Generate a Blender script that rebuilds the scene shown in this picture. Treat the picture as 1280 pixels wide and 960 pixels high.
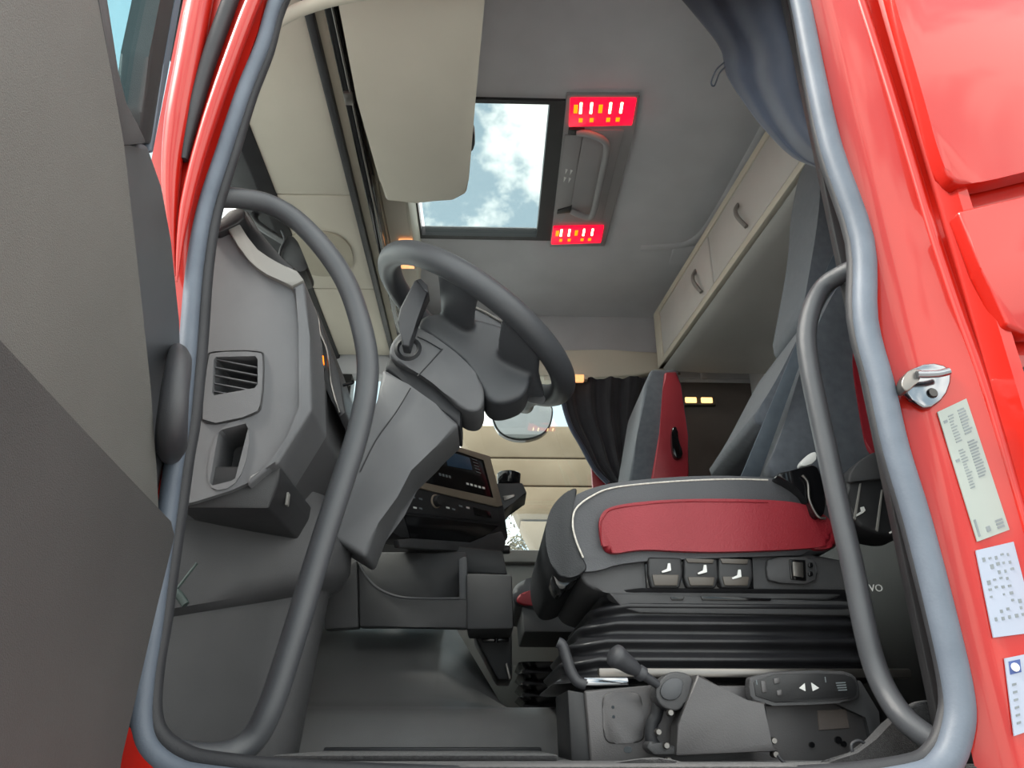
import bpy, bmesh, math, random
from mathutils import Vector, Matrix
random.seed(7)
for o in list(bpy.data.objects): bpy.data.objects.remove(o)
SC = bpy.context.scene
COL = SC.collection
R = math.radians

# ------------------------------------------------------------------ camera
FPX = 961.0                                  # focal length in pixels of the 1280x960 frame
CAM = Vector((0, 0, 0))                      # cab floor is about 3 cm below the lens
camd = bpy.data.cameras.new('camera'); cam = bpy.data.objects.new('camera', camd); COL.objects.link(cam)
cam.location = CAM; cam.rotation_euler = (R(90 + 24.7), 0, R(-1.66))
camd.sensor_width = 36.0; camd.lens = 36.0 * FPX / 1280.0; camd.clip_start = 0.02; camd.clip_end = 500
SC.camera = cam
CM = cam.rotation_euler.to_matrix()

# ------------------------------------------------------------------ sky, sun, exposure
W = bpy.data.worlds.new('sky'); SC.world = W; W.use_nodes = True
nt = W.node_tree; nt.nodes.clear()
tc = nt.nodes.new('ShaderNodeTexCoord'); mp = nt.nodes.new('ShaderNodeMapping')
mp.inputs['Scale'].default_value = (1.0, 1.0, 1.25); mp.inputs['Location'].default_value = (0.35, 0.1, 0.2)
n1 = nt.nodes.new('ShaderNodeTexNoise'); n1.inputs['Scale'].default_value = 3.6
n1.inputs['Detail'].default_value = 9; n1.inputs['Roughness'].default_value = 0.58
cr = nt.nodes.new('ShaderNodeValToRGB')
cr.color_ramp.elements[0].position = 0.46; cr.color_ramp.elements[0].color = (0.44, 0.57, 0.64, 1)
cr.color_ramp.elements[1].position = 0.53; cr.color_ramp.elements[1].color = (1.50, 1.47, 1.36, 1)
bg = nt.nodes.new('ShaderNodeBackground'); bg.inputs['Strength'].default_value = 1.0
wo = nt.nodes.new('ShaderNodeOutputWorld')
nt.links.new(tc.outputs['Generated'], mp.inputs['Vector']); nt.links.new(mp.outputs['Vector'], n1.inputs['Vector'])
nt.links.new(n1.outputs['Fac'], cr.inputs['Fac']); nt.links.new(cr.outputs['Color'], bg.inputs['Color'])
nt.links.new(bg.outputs['Background'], wo.inputs['Surface'])
sund = bpy.data.lights.new('sun', 'SUN'); sund.energy = 2.6; sund.angle = R(12); sund.color = (1, .95, .87)
sun = bpy.data.objects.new('sun', sund); COL.objects.link(sun); sun.location = (-4, 2, 9)
SUNDIR = Vector((-0.62, -0.10, 0.78)).normalized()       # towards the sun
sun.rotation_euler = SUNDIR.to_track_quat('Z', 'Y').to_euler()
SC.view_settings.view_transform = 'Standard'; SC.view_settings.look = 'None'
SC.view_settings.gamma = 1.0; SC.view_settings.use_curve_mapping = False
SC.view_settings.exposure = 1.33

# ------------------------------------------------------------------ helpers
def ray(px, py):
    return CM @ Vector(((px - 640) / FPX, (480 - py) / FPX, -1))
def at(px, py, Y=None, X=None, Z=None):
    d = ray(px, py)
    t = (Y / d.y) if Y is not None else (X / d.x) if X is not None else (Z / d.z)
    return d * t
def on_plane(px, py, p, n):
    d = ray(px, py); return d * (Vector(p).dot(n) / d.dot(n))
def lin(c):
    return tuple(((v / 255) / 12.92 if v / 255 <= .04045 else ((v / 255 + .055) / 1.055) ** 2.4) for v in c) + (1,)
def chaikin(p, n=2, closed=True):
    for _ in range(n):
        q = []
        L = len(p)
        rng = range(L) if closed else range(L - 1)
        if not closed: q.append(p[0])
        for i in rng:
            a, b = p[i], p[(i + 1) % L]
            q.append(tuple(a[k] * .75 + b[k] * .25 for k in range(len(a))))
            q.append(tuple(a[k] * .25 + b[k] * .75 for k in range(len(a))))
        if not closed: q.append(p[-1])
        p = q
    return p
def spline(pts, sub=6, closed=False):
    P = [Vector(p) for p in pts]; out = []; n = len(P)
    for i in range(n if closed else n - 1):
        g = (lambda k: P[k % n]) if closed else (lambda k: P[max(0, min(n - 1, k))])
        p0, p1, p2, p3 = g(i - 1), g(i), g(i + 1), g(i + 2)
        for s in range(sub):
            t = s / sub
            out.append(0.5 * ((2 * p1) + (p2 - p0) * t + (2 * p0 - 5 * p1 + 4 * p2 - p3) * t * t + (3 * p1 - p0 - 3 * p2 + p3) * t ** 3))
    if not closed: out.append(P[-1])
    return out

MATS = {}
def mat(name, rgb, rough=.5, metal=0, bump=None, var=None, coat=0, spec=.5, emit=None, estr=0, alpha=None, sheen=0):
    m = bpy.data.materials.new(name); m.use_nodes = True
    t = m.node_tree; b = t.nodes['Principled BSDF']
    b.inputs['Base Color'].default_value = lin(rgb); b.inputs['Roughness'].default_value = rough
    b.inputs['Metallic'].default_value = metal; b.inputs['Specular IOR Level'].default_value = spec
    b.inputs['Coat Weight'].default_value = coat; b.inputs['Coat Roughness'].default_value = .04
    b.inputs['Sheen Weight'].default_value = sheen
    if emit: b.inputs['Emission Color'].default_value = lin(emit); b.inputs['Emission Strength'].default_value = estr
    tcn = t.nodes.new('ShaderNodeTexCoord')
    if bump:
        n = t.nodes.new('ShaderNodeTexNoise'); n.inputs['Scale'].default_value = bump[0]; n.inputs['Detail'].default_value = 3
        t.links.new(tcn.outputs['Object'], n.inputs['Vector'])
        bp = t.nodes.new('ShaderNodeBump'); bp.inputs['Strength'].default_value = bump[1]; bp.inputs['Distance'].default_value = .002
        t.links.new(n.outputs['Fac'], bp.inputs['Height']); t.links.new(bp.outputs['Normal'], b.inputs['Normal'])
    if var:
        n = t.nodes.new('ShaderNodeTexNoise'); n.inputs['Scale'].default_value = var[0]; n.inputs['Detail'].default_value = 4
        t.links.new(tcn.outputs['Object'], n.inputs['Vector'])
        r = t.nodes.new('ShaderNodeValToRGB')
        c0 = tuple(max(0, v - var[1]) for v in rgb); c1 = tuple(min(255, v + var[1]) for v in rgb)
        r.color_ramp.elements[0].position = .3; r.color_ramp.elements[0].color = lin(c0)
        r.color_ramp.elements[1].position = .7; r.color_ramp.elements[1].color = lin(c1)
        t.links.new(n.outputs['Fac'], r.inputs['Fac']); t.links.new(r.outputs['Color'], b.inputs['Base Color'])
    MATS[name] = m; return m
def glass(name, tint, gloss=.06, rough=.0):
    m = bpy.data.materials.new(name); m.use_nodes = True; t = m.node_tree; t.nodes.clear()
    tr = t.nodes.new('ShaderNodeBsdfTransparent'); tr.inputs['Color'].default_value = tint + (1,)
    gl = t.nodes.new('ShaderNodeBsdfGlossy'); gl.inputs['Roughness'].default_value = rough
    mx = t.nodes.new('ShaderNodeMixShader'); mx.inputs['Fac'].default_value = gloss
    o = t.nodes.new('ShaderNodeOutputMaterial')
    t.links.new(tr.outputs[0], mx.inputs[1]); t.links.new(gl.outputs[0], mx.inputs[2]); t.links.new(mx.outputs[0], o.inputs['Surface'])
    MATS[name] = m; return m

M = MATS
mat('red_paint', (172, 26, 14), .34, coat=.5, spec=.25, var=(3, 4))
M['red_paint'].node_tree.nodes['Principled BSDF'].inputs['Coat IOR'].default_value = 1.55
M['red_paint'].node_tree.nodes['Principled BSDF'].inputs['Coat Roughness'].default_value = .06
mat('seal_rubber', (86, 95, 107), .55, bump=(300, .15), var=(12, 8))
mat('bellows_rubber', (36, 36, 39), .36, bump=(300, .1), var=(15, 5))
mat('black_rubber', (40, 41, 45), .6, bump=(400, .2), var=(15, 6))
mat('handle_plastic', (68, 70, 74), .32, bump=(1500, .25), var=(9, 4))
mat('dash_grey', (98, 99, 102), .55, bump=(1400, .35), var=(8, 4))
mat('dash_light', (136, 134, 130), .55, bump=(1400, .35), var=(8, 4))
mat('dark_plastic', (72, 72, 74), .42, bump=(1300, .45), var=(9, 4))
mat('tunnel_lit_plastic', (98, 98, 99), .38, bump=(1300, .45), var=(9, 4))  # dark plastic lightened: highlight from the doorway put into the colour
mat('column_grey', (100, 101, 104), .5, bump=(1500, .35), var=(8, 4))
mat('black_plastic', (42, 42, 44), .4, bump=(1200, .3), var=(10, 4))
mat('black_gloss', (18, 18, 20), .12, var=(10, 3))
mat('door_light', (98, 98, 95), .6, bump=(900, .5), var=(5, 4))
mat('door_dark', (62, 62, 62), .65, bump=(900, .6), var=(5, 4))
mat('beige', (208, 201, 187), .6, bump=(1100, .35), var=(4, 4))
mat('beige_trim', (204, 199, 184), .55, bump=(1100, .3), var=(4, 4))
mat('beige_dark', (178, 170, 153), .6, bump=(1100, .3), var=(4, 4))
mat('lamp_grey', (158, 156, 157), .6, bump=(1200, .3), var=(5, 4))
mat('headliner', (204, 204, 208), .9, bump=(1600, .6), var=(6, 5), sheen=.2)
mat('cabinet_grey', (196, 194, 190), .6, bump=(1200, .3), var=(5, 4))
mat('rear_wall', (96, 88, 84), .85, bump=(900, .6), var=(6, 7))
mat('carpet', (42, 41, 43), .95, bump=(700, 1.0), var=(220, 16), sheen=.3)
mat('red_leather', (142, 30, 42), .45, bump=(420, .35), var=(7, 7))
mat('grey_leather', (74, 75, 79), .5, bump=(420, .35), var=(7, 5))
mat('seat_fabric', (84, 89, 97), .9, bump=(1200, .6), var=(60, 7), sheen=.3)
mat('black_leather', (28, 30, 34), .5, bump=(420, .35), var=(7, 4))
mat('stitching', (205, 200, 192), .8, var=(200, 18))
mat('belt_webbing', (94, 104, 114), .7, bump=(900, .4), var=(40, 6))
mat('curtain_blue', (42, 51, 70), .75, bump=(900, .4), var=(12, 8), sheen=.4)
mat('curtain_black', (38, 38, 44), .85, bump=(900, .4), var=(14, 6), sheen=.2)
mat('steel_plate', (92, 90, 91), .42, metal=.4, bump=(500, .15), var=(7, 6))
mat('chrome', (138, 140, 144), .14, metal=1, var=(9, 6))
mat('satin_metal', (128, 124, 120), .35, metal=.9, var=(9, 6))
mat('button_brown', (84, 78, 72), .4, var=(14, 6))
mat('white_print', (232, 232, 230), .6, var=(40, 4))
mat('grey_print', (118, 126, 130), .7, var=(60, 8))
mat('blue_print', (58, 78, 132), .6, var=(60, 8))
mat('sticker_green', (148, 156, 151), .45, var=(9, 3))
mat('sticker_blue', (154, 163, 180), .45, var=(9, 3))
mat('screen_dark', (62, 84, 108), .15, var=(30, 6))
mat('frame_taupe', (138, 126, 112), .45, bump=(1200, .2), var=(7, 4))
mat('led_red', (225, 18, 40), .3, emit=(255, 10, 44), estr=.8, var=(60, 18))
mat('led_white', (255, 240, 190), .3, emit=(255, 226, 160), estr=5, var=(60, 6))
mat('led_yellow', (240, 120, 10), .3, emit=(255, 110, 0), estr=1.2, var=(60, 6))
mat('lamp_orange', (255, 190, 120), .3, emit=(255, 172, 112), estr=.55, var=(60, 12))
mat('lamp_white', (255, 210, 150), .3, emit=(255, 196, 120), estr=1.0, var=(60, 6))
mat('concrete', (128, 115, 97), .9, bump=(25, .3), var=(2, 9))
mat('ground', (152, 152, 151), .95, bump=(30, .8), var=(3, 12))
mat('foliage', (92, 80, 46), .9, var=(14, 26))
mat('bark', (96, 80, 62), .9, var=(14, 16), bump=(40, .6))
mat('cable', (58, 70, 68), .6, var=(30, 8))
mat('mirror_glass', (200, 205, 205), .03, metal=1, var=(2, 3))
mat('wheel_grey', (70, 72, 76), .42, bump=(1200, .2), var=(9, 4))
mat('lever_dark', (56, 57, 61), .45, bump=(1200, .2), var=(9, 4))
glass('glass_tint', (.92, .95, .94), .05)
glass('glass_hatch', (.60, .64, .64), .04)
glass('glass_door', (.70, .84, .86), .06)
glass('visor_smoke', (.16, .18, .17), .08)

def finish(me, name, material, parent, smooth=40):
    me.shade_smooth(); me.set_sharp_from_angle(angle=R(smooth))
    o = bpy.data.objects.new(name, me); COL.objects.link(o)
    me.materials.append(M[material])
    if parent is not None:
        o.parent = parent
        o.matrix_parent_inverse = Matrix.Translation(-parent.location)
    return o
def from_bm(bm, name, material, parent=None, smooth=40):
    bmesh.ops.recalc_face_normals(bm, faces=bm.faces)
    me = bpy.data.meshes.new(name); bm.to_mesh(me); bm.free()
    return finish(me, name, material, parent, smooth)
def prism(name, pts, ext, material, parent=None, bev=.003, seg=2, rim=False, smooth=40, holes=None):
    """polygon of 3-D points pushed along ext into a solid with rounded edges"""
    bm = bmesh.new()
    a = [bm.verts.new(p) for p in pts]; b = [bm.verts.new(Vector(p) + Vector(ext)) for p in pts]
    f0 = bm.faces.new(a); f1 = bm.faces.new(list(reversed(b))); n = len(pts)
    for i in range(n): bm.faces.new((a[i], b[i], b[(i + 1) % n], a[(i + 1) % n]))
    if bev > 0:
        ed = [e for e in bm.edges if (not rim or f0 in e.link_faces or f1 in e.link_faces)]
        bmesh.ops.bevel(bm, geom=ed, offset=bev, segments=seg, affect='EDGES', profile=.5, clamp_overlap=True)
    return from_bm(bm, name, material, parent, smooth)
def slab(name, px, Y, depth, material, parent=None, bev=.003, seg=2, sm=0, smooth=40):
    p = chaikin(px, sm) if sm else px
    return prism(name, [at(x, y, Y=Y) for x, y in p], (0, depth, 0), material, parent, bev, seg, rim=sm > 0, smooth=smooth)
def pslab(name, px, p0, n, depth, material, parent=None, bev=.003, seg=2, sm=0):
    n = Vector(n).normalized()
    p = chaikin(px, sm) if sm else px
    return prism(name, [on_plane(x, y, p0, n) for x, y in p], -n * depth, material, parent, bev, seg, rim=sm > 0)
def holed(name, outer, holes, Y, depth, material, parent=None, bev=0, smooth=30):
    """flat plate with real openings cut through it"""
    bm = bmesh.new()
    for loop in [outer] + holes:
        V = [bm.verts.new(at(x, y, Y=Y)) for x, y in loop]
        for i in range(len(V)): bm.edges.new((V[i], V[(i + 1) % len(V)]))
    bmesh.ops.triangle_fill(bm, use_beauty=True, use_dissolve=False, edges=bm.edges[:])
    g = bmesh.ops.extrude_face_region(bm, geom=bm.faces[:])
    for v in g['geom']:
        if isinstance(v, bmesh.types.BMVert): v.co.y += depth
    return from_bm(bm, name, material, parent, smooth)
def box(name, lo, hi, material, parent=None, bev=.003, seg=2):
    (x0, y0, z0), (x1, y1, z1) = lo, hi
    return prism(name, [(x0, y0, z0), (x1, y0, z0), (x1, y1, z0), (x0, y1, z0)], (0, 0, z1 - z0), material, parent, bev, seg)
def tube(name, path, r, material, parent=None, n=14, sub=6, closed=False, flat=None):
    P = spline(path, sub, closed) if sub > 1 else [Vector(p) for p in path]
    L = len(P); bm = bmesh.new(); rings = []
    rad = (lambda i: r) if not isinstance(r, (list, tuple)) else (lambda i: r[min(len(r) - 1, int(i / max(1, L - 1) * (len(r) - 1)))] * (1 - ((i / max(1, L - 1) * (len(r) - 1)) % 1)) + r[min(len(r) - 1, int(i / max(1, L - 1) * (len(r) - 1)) + 1)] * ((i / max(1, L - 1) * (len(r) - 1)) % 1))
    up = None
    for i in range(L):
        t = (P[(i + 1) % L] - P[i - 1]) if closed else (P[min(L - 1, i + 1)] - P[max(0, i - 1)])
        t.normalize()
        if up is None: up = t.orthogonal().normalized() if flat is None else Vector(flat)
        if flat is not None: up = Vector(flat)
        s = t.cross(up).normalized(); u = s.cross(t).normalized(); up = u
        ru = rad(i); rs = rad(i)
        if flat is not None: ru = rad(i) * FLATK
        rings.append([bm.verts.new(P[i] + s * (rs * math.cos(2 * math.pi * k / n)) + u * (ru * math.sin(2 * math.pi * k / n))) for k in range(n)])
    for i in range(L if closed else L - 1):
        A, B = rings[i], rings[(i + 1) % L]
        for k in range(n): bm.faces.new((A[k], A[(k + 1) % n], B[(k + 1) % n], B[k]))
    if not closed: bm.faces.new(rings[0]); bm.faces.new(list(reversed(rings[-1])))
    return from_bm(bm, name, material, parent, 60)
FLATK = .6
def loft(name, rings, material, parent=None, caps=True, smooth=40, closed=True):
    bm = bmesh.new(); V = [[bm.verts.new(p) for p in r] for r in rings]; n = len(rings[0])
    for A, B in zip(V, V[1:]):
        for k in range(n if closed else n - 1): bm.faces.new((A[k], A[(k + 1) % n], B[(k + 1) % n], B[k]))
    if caps: bm.faces.new(V[0]); bm.faces.new(list(reversed(V[-1])))
    return from_bm(bm, name, material, parent, smooth)
def lathe(name, prof, p0, axis, material, parent=None, n=20):
    ax = Vector(axis).normalized(); s = ax.orthogonal().normalized(); u = ax.cross(s)
    rings = [[Vector(p0) + ax * h + (s * math.cos(2 * math.pi * k / n) + u * math.sin(2 * math.pi * k / n)) * max(r, .0004) for k in range(n)] for r, h in prof]
    return loft(name, rings, material, parent, True, 50)
def rrect(cx, cy, hx, hy, r, n=5):
    out = []
    for (sx, sy, a0) in ((1, 1, 0), (-1, 1, 90), (-1, -1, 180), (1, -1, 270)):
        for k in range(n + 1):
            a = R(a0 + 90 * k / n); out.append((cx + sx * (hx - r) + r * math.cos(a), cy + sy * (hy - r) + r * math.sin(a)))
    return out
def empty(name, loc, parent=None):
    o = bpy.data.objects.new(name, None); COL.objects.link(o); o.location = loc; o.empty_display_size = .05; return o
def tag(o, label, cat, group=None):
    o['label'] = label; o['category'] = cat
    if group: o['group'] = group
    return o
def struct(o, label=None):
    o['kind'] = 'structure'
    if label: o['label'] = label
    return o
def wavy(name, left, right, folds, amp, normal, material, parent=None, nu=48, nv=30, th=.004, bulge=0, phase=0, drift=0):
    """cloth hung between two edge curves, folded along its length"""
    A = spline(left, 8); B = spline(right, 8)
    N = Vector(normal).normalized(); front = []; back = []
    for j in range(nv + 1):
        t = j / nv
        a = A[min(len(A) - 1, round(t * (len(A) - 1)))]; b = B[min(len(B) - 1, round(t * (len(B) - 1)))]
        row = []
        for i in range(nu + 1):
            u = i / nu
            w = amp * math.sin(2 * math.pi * (folds * u + drift * t) + phase) + .35 * amp * math.sin(2 * math.pi * (folds * 2.3 * u + 1.7 * drift * t) + 1.3)
            row.append(a.lerp(b, u) + N * (w + bulge * math.sin(math.pi * u)))
        front.append(row); back.append([p - N * th for p in row])
    rings = [f + list(reversed(k)) for f, k in zip(front, back)]
    return loft(name, rings, material, parent, True, 70)
def label_text(name, body, p, xdir, ydir, h, material, parent, depth=.0006):
    cu = bpy.data.curves.new(name, 'FONT'); cu.body = body; cu.size = h * 1.4; cu.extrude = depth
    tmp = bpy.data.objects.new('tmp', cu); COL.objects.link(tmp); bpy.context.view_layer.update()
    me = bpy.data.meshes.new_from_object(tmp); bpy.data.objects.remove(tmp)
    X = Vector(xdir).normalized(); Yd = Vector(ydir).normalized(); Z = X.cross(Yd)
    mt = Matrix((X, Yd, Z)).transposed().to_4x4(); mt.translation = Vector(p)
    me.transform(mt)
    return finish(me, name, material, parent)

FL = -.03            # cab floor height
CEIL = 1.72          # cab ceiling height
# ================================================================== THE SETTING
struct(box('ground', (-40, -30, -1.75), (40, 40, -1.6), 'ground', bev=0))
struct(box('floor', (-.95, 1.0, FL - .06), (1.2, 3.08, FL), 'carpet', bev=.004))

# ---- near body side with the door opening
wl = struct(empty('wall_left', (.6, 1.0, FL)))
prof = [(.66, 1.05), (.578, 1.002), (.598, .989), (.610, .982), (.622, .9795), (.660, .978), (.706, .976), (.714, .960), (.720, .940), (.732, .934), (.738, .962), (1.5, .962), (1.5, 1.05)]
loft('rear_pillar', [[(x, y, z) for x, y in prof] for z in (-.6, 0, .3, .75, 1.2, 1.75)], 'red_paint', wl, smooth=25)
slab('outer_panel', chaikin([(1098, -80), (1118, 0), (1150, 105), (1176, 200), (1190, 226), (1215, 231), (1300, 210), (1560, 150), (1480, -80)], 1), .925, .03, 'red_paint', wl, .006, 3, sm=1)
tube('pillar_ridge', [at(x, y, Y=.980) for x, y in [(1062, -40), (1076, 0), (1108, 100), (1140, 205), (1168, 300), (1196, 385), (1226, 470), (1254, 560), (1284, 665), (1330, 830)]], [.009, .010, .010, .009, .008], 'red_paint', wl, n=16)
box('inner_trim', (.575, 1.056, FL), (.80, 1.075, 1.70), 'black_plastic', wl, .003)
tube('header_trim', [at(x, y, Y=1.09) for x, y in [(318, 75), (332, 45), (348, 26), (380, 10), (430, -4), (520, -16), (700, -24), (900, -20)]], .014, 'beige_trim', wl, n=10)
slab('outer_panel', [(1197, 263), (1300, 241), (1560, 180), (1560, 412), (1282, 417), (1259, 406), (1227, 335)], .925, .03, 'red_paint', wl, .006, 3)
lathe('rubber_buffer', [(.001, 0), (.028, 0), (.036, .006), (.036, .03)], at(1312, 478, Y=.94), (0, 1, 0), 'black_rubber', wl)
slab('front_pillar', [(241, -80), (229, 0), (190, 195), (160, 420), (140, 900), (170, 930), (205, 640), (226, 400), (243, 300), (290, 130), (322, 40), (352, -80)], .985, .06, 'red_paint', wl, .006)
tube('pillar_flange', [at(x, y, Y=.97) for x, y in [(262, -60), (250, 0), (237, 70), (222, 150), (214, 215), (214, 285), (219, 345)]], [.022, .022, .02, .012, .001], 'red_paint', wl)
tube('pillar_gasket', [at(x, y, Y=.972) for x, y in [(306, -50), (288, 0), (268, 55), (252, 105), (238, 160), (230, 200)]], [.014, .014, .012, .006], 'black_rubber', wl)
tube('pillar_flange', [at(x, y, Y=.965) for x, y in [(345, -60), (317, 0), (290, 70), (262, 150), (240, 225), (227, 290), (221, 352)]], [.013, .013, .012, .009, .001], 'red_paint', wl)
box('door_header', (-.6, .985, 1.40), (.6, 1.08, 1.78), 'red_paint', wl, .01)
prism('sill', [(-.55, .93, -.40), (-.55, .95, -.075), (-.55, 1.06, -.05), (-.55, 1.06, -.40)], (1.25, 0, 0), 'red_paint', wl, .008)
slab('sill_corner', [(128, 985), (150, 918), (163, 905), (200, 965), (205, 985)], .975, .04, 'red_paint', wl, .004)
tag_seal = empty('door_seal', (.05, 1.0, FL))
tag(tag_seal, 'grey rubber weatherstrip loop running around the red door opening', 'door seal')
sl = [(345, 0), (328, 56), (305, 112), (280, 187), (256, 262), (243, 337), (235, 430), (226, 525), (217, 580), (209, 640), (198, 720), (189, 790), (180, 845), (176, 900), (185, 935), (215, 960), (260, 972), (400, 985), (700, 995), (1000, 990), (1140, 975), (1180, 955), (1197, 915), (1199, 870), (1180, 780), (1147, 650), (1120, 560), (1102, 480), (1082, 400), (1078, 300), (1040, 187), (1018, 90), (1000, 0), (985, -40), (940, -62), (700, -70), (430, -55), (372, -38)]
tube('bulb', [at(x, y, Y=.985) for x, y in sl], [.0125] * 15 + [.0135, .014, .015] + [.0175] * 14 + [.015, .013, .0125, .0125], 'seal_rubber', tag_seal, n=12, sub=4, closed=True)
cx, cz = .05, .62
def inset(p, d):
    v = Vector((cx - p.x, 0, cz - p.z)); v.normalize(); return p + v * d
tube('lip', [inset(at(x, y, Y=1.005), .017) for x, y in sl], .0125, 'black_rubber', tag_seal, n=8, sub=4, closed=True)

# ---- ceiling with the hatch opening
HX1 = at(702, 200, Z=CEIL).x; HX0 = at(545, 292, Z=CEIL).x - .06; HY0 = at(640, 122, Z=CEIL).y; HY1 = at(610, 297, Z=CEIL).y
ce = struct(empty('ceiling', (.2, 2.0, CEIL)))
bm = bmesh.new()
xs = [-.75, HX0, HX1, 1.2]; ys = [1.04, HY0, HY1, 3.08]
for i in range(3):
    for j in range(3):
        if i == 1 and j == 1: continue
        bm.faces.new([bm.verts.new((xs[a], ys[b], CEIL)) for a, b in ((i, j), (i + 1, j), (i + 1, j + 1), (i, j + 1))])
bmesh.ops.remove_doubles(bm, verts=bm.verts, dist=1e-5)
g = bmesh.ops.extrude_face_region(bm, geom=bm.faces[:])
for v in g['geom']:
    if isinstance(v, bmesh.types.BMVert): v.co.z += .05
from_bm(bm, 'headliner', 'headliner', ce)
prism('access_flap', [at(x, y, Z=CEIL - .004) for x, y in [(842, 309), (895, 307), (880, 330), (836, 331)]], (0, 0, .006), 'headliner', ce, .002)
tube('headliner_roll', [at(x, y, Z=CEIL + .034) for x, y in [(972, 118), (950, 160), (925, 205), (900, 250), (880, 280), (862, 294), (840, 299), (800, 301)]], .040, 'headliner', ce, n=24)
# ---- roof hatch
rh = struct(empty('window_3', (-.07, 2.07, CEIL)), 'tinted glass roof hatch in a black frame open to the clouds')
def ringframe(name, x0, x1, y0, y1, w, z0, z1, m, par):
    (wl_, wr, wn, wf) = w
    bm = bmesh.new()
    for lo, hi in (((x0, y0, z0), (x0 + wl_, y1, z1)), ((x1 - wr, y0, z0), (x1, y1, z1)), ((x0 + wl_, y0, z0), (x1 - wr, y0 + wn, z1)), ((x0 + wl_, y1 - wf, z0), (x1 - wr, y1, z1))):
        r = bmesh.ops.create_cube(bm, size=1)
        for v in r['verts']:
            v.co = Vector((lo[0] + (v.co.x + .5) * (hi[0] - lo[0]), lo[1] + (v.co.y + .5) * (hi[1] - lo[1]), lo[2] + (v.co.z + .5) * (hi[2] - lo[2])))
    return from_bm(bm, name, m, par)
ringframe('hatch_frame', HX0, HX1, HY0, HY1, (.008, HX1 - at(680, 200, Z=CEIL).x, .015, .022), CEIL - .010, CEIL + .03, 'black_plastic', rh)
box('pane', (HX0 + .02, HY0 + .02, CEIL + .006), (HX1 - .02, HY1 - .02, CEIL + .012), 'glass_hatch', rh, 0)

# ---- rear wall, far wall, front wall
wr = struct(empty('wall_rear', (1.15, 2.0, FL)))
box('bulkhead', (1.14, 1.0, FL), (1.2, 3.08, CEIL + .05), 'rear_wall', wr, 0)
box('upper_panel', (1.12, 1.0, 1.16), (1.14, 3.0, 1.45), 'headliner', wr, .004)
WX0, WX1, WZ0, WZ1 = -.60, .52, .66, 1.42
wf = struct(empty('wall_right', (.2, 3.05, FL)))
box('door_trim_upper', (-.95, 3.0, WZ1), (1.2, 3.08, CEIL), 'headliner', wf, .004)
box('door_trim_lower', (-.95, 3.0, FL - .05), (1.2, 3.08, WZ0 - .03), 'dash_light', wf, .01)
ZQ = at(905, 478, Y=3.0).z
box('rear_quarter', (WX1, 3.0, ZQ), (1.2, 3.08, WZ1), 'headliner', wf, .004)
box('rear_quarter_lower', (WX1, 3.002, WZ0 - .03), (1.2, 3.08, ZQ), 'rear_wall', wf, .004)
box('front_post', (-.72, 3.0, WZ0 - .03), (WX0, 3.08, WZ1), 'black_plastic', wf, .004)
box('belt_moulding', (WX0, 2.96, WZ0 - .05), (WX1, 3.07, WZ0), 'dash_light', wf, .01)
slab('header_lip', [(660, 437), (760, 437), (848, 441), (852, 450), (832, 461), (790, 470), (740, 472), (660, 470)], 2.9, .1, 'beige_trim', wf, .01, 3)
hk = at(879, 462, Y=2.98); box('coat_hook', (hk.x - .012, 2.975, hk.z - .04), (hk.x + .012, 3.0, hk.z + .03), 'headliner', wf, .004)
w2 = struct(box('window_2', (WX0, 3.03, WZ0 - .02), (WX1, 3.036, WZ1), 'glass_tint', bev=0))
wfr = struct(empty('wall_front', (-.8, 2.0, FL)))
box('firewall', (-.98, 1.0, FL - .05), (-.90, 3.08, .72), 'black_plastic', wfr, 0)
prism('windscreen_header', [(-.79, 1.02, 1.49), (-.70, 1.02, 1.475), (-.66, 1.02, 1.495), (-.66, 1.02, CEIL + .05), (-.79, 1.02, CEIL + .05)], (0, 2.05, 0), 'black_rubber', wfr, .004)
prism('far_corner_post', [(-1.0, 2.98, .70), (-.86, 2.98, .70), (-.70, 2.98, 1.5), (-.82, 2.98, 1.5)], (0, .09, 0), 'black_plastic', wfr, .006)
prism('near_corner_post', [(-1.0, 1.02, .70), (-.90, 1.02, .70), (-.76, 1.02, 1.5), (-.84, 1.02, 1.5)], (0, .05, 0), 'black_plastic', wfr, .006)
w1 = struct(prism('window_1', [(-.975, 1.05, .70), (-.97, 1.05, .70), (-.765, 1.05, 1.5), (-.77, 1.05, 1.5)], (0, 1.96, 0), 'glass_tint', bev=0))

# ================================================================== OPEN DRIVER DOOR
ang = R(7.7)
DN = Vector((math.cos(ang), math.sin(ang), 0)); DT = Vector((math.sin(ang), -math.cos(ang), 0)); DH = Vector((-.415, .93, 0))
d1 = struct(empty('door_1', (-.5, .93, -.4)), 'open driver door with grey trim panel and dark lower pocket')
pslab('door_body', [(150, 178), (186, 180), (204, 232), (216, 300), (226, 400), (228, 470), (222, 570), (205, 660), (196, 740), (160, 935), (120, 1250), (-700, 1400), (-700, 300)], DH - DN * .012, DN, .05, 'handle_plastic', d1, .008, 3)
pslab('upper_trim', [(-700, -900), (60, -200), (112, -60), (122, 0), (139, 90), (155, 180), (172, 330), (188, 480), (196, 590), (203, 660), (150, 760), (-100, 800), (-700, 500)], DH + DN * .012, DN, .03, 'door_light', d1, .010, 3)
pslab('lower_pocket', [(-700, -323), (0, 425), (110, 543), (214, 652), (221, 664), (218, 680), (196, 760), (150, 945), (110, 1250), (-700, 1500)], DH + DN * .05, DN, .045, 'door_dark', d1, .010, 3)
pslab('belt_strip', [(122, -60), (134, 0), (148, 90), (157, 135), (172, 150), (186, 180), (152, 184), (139, 90), (124, 0), (113, -60)], DH - DN * .005, DN, .03, 'dark_plastic', d1, .005)
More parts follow.
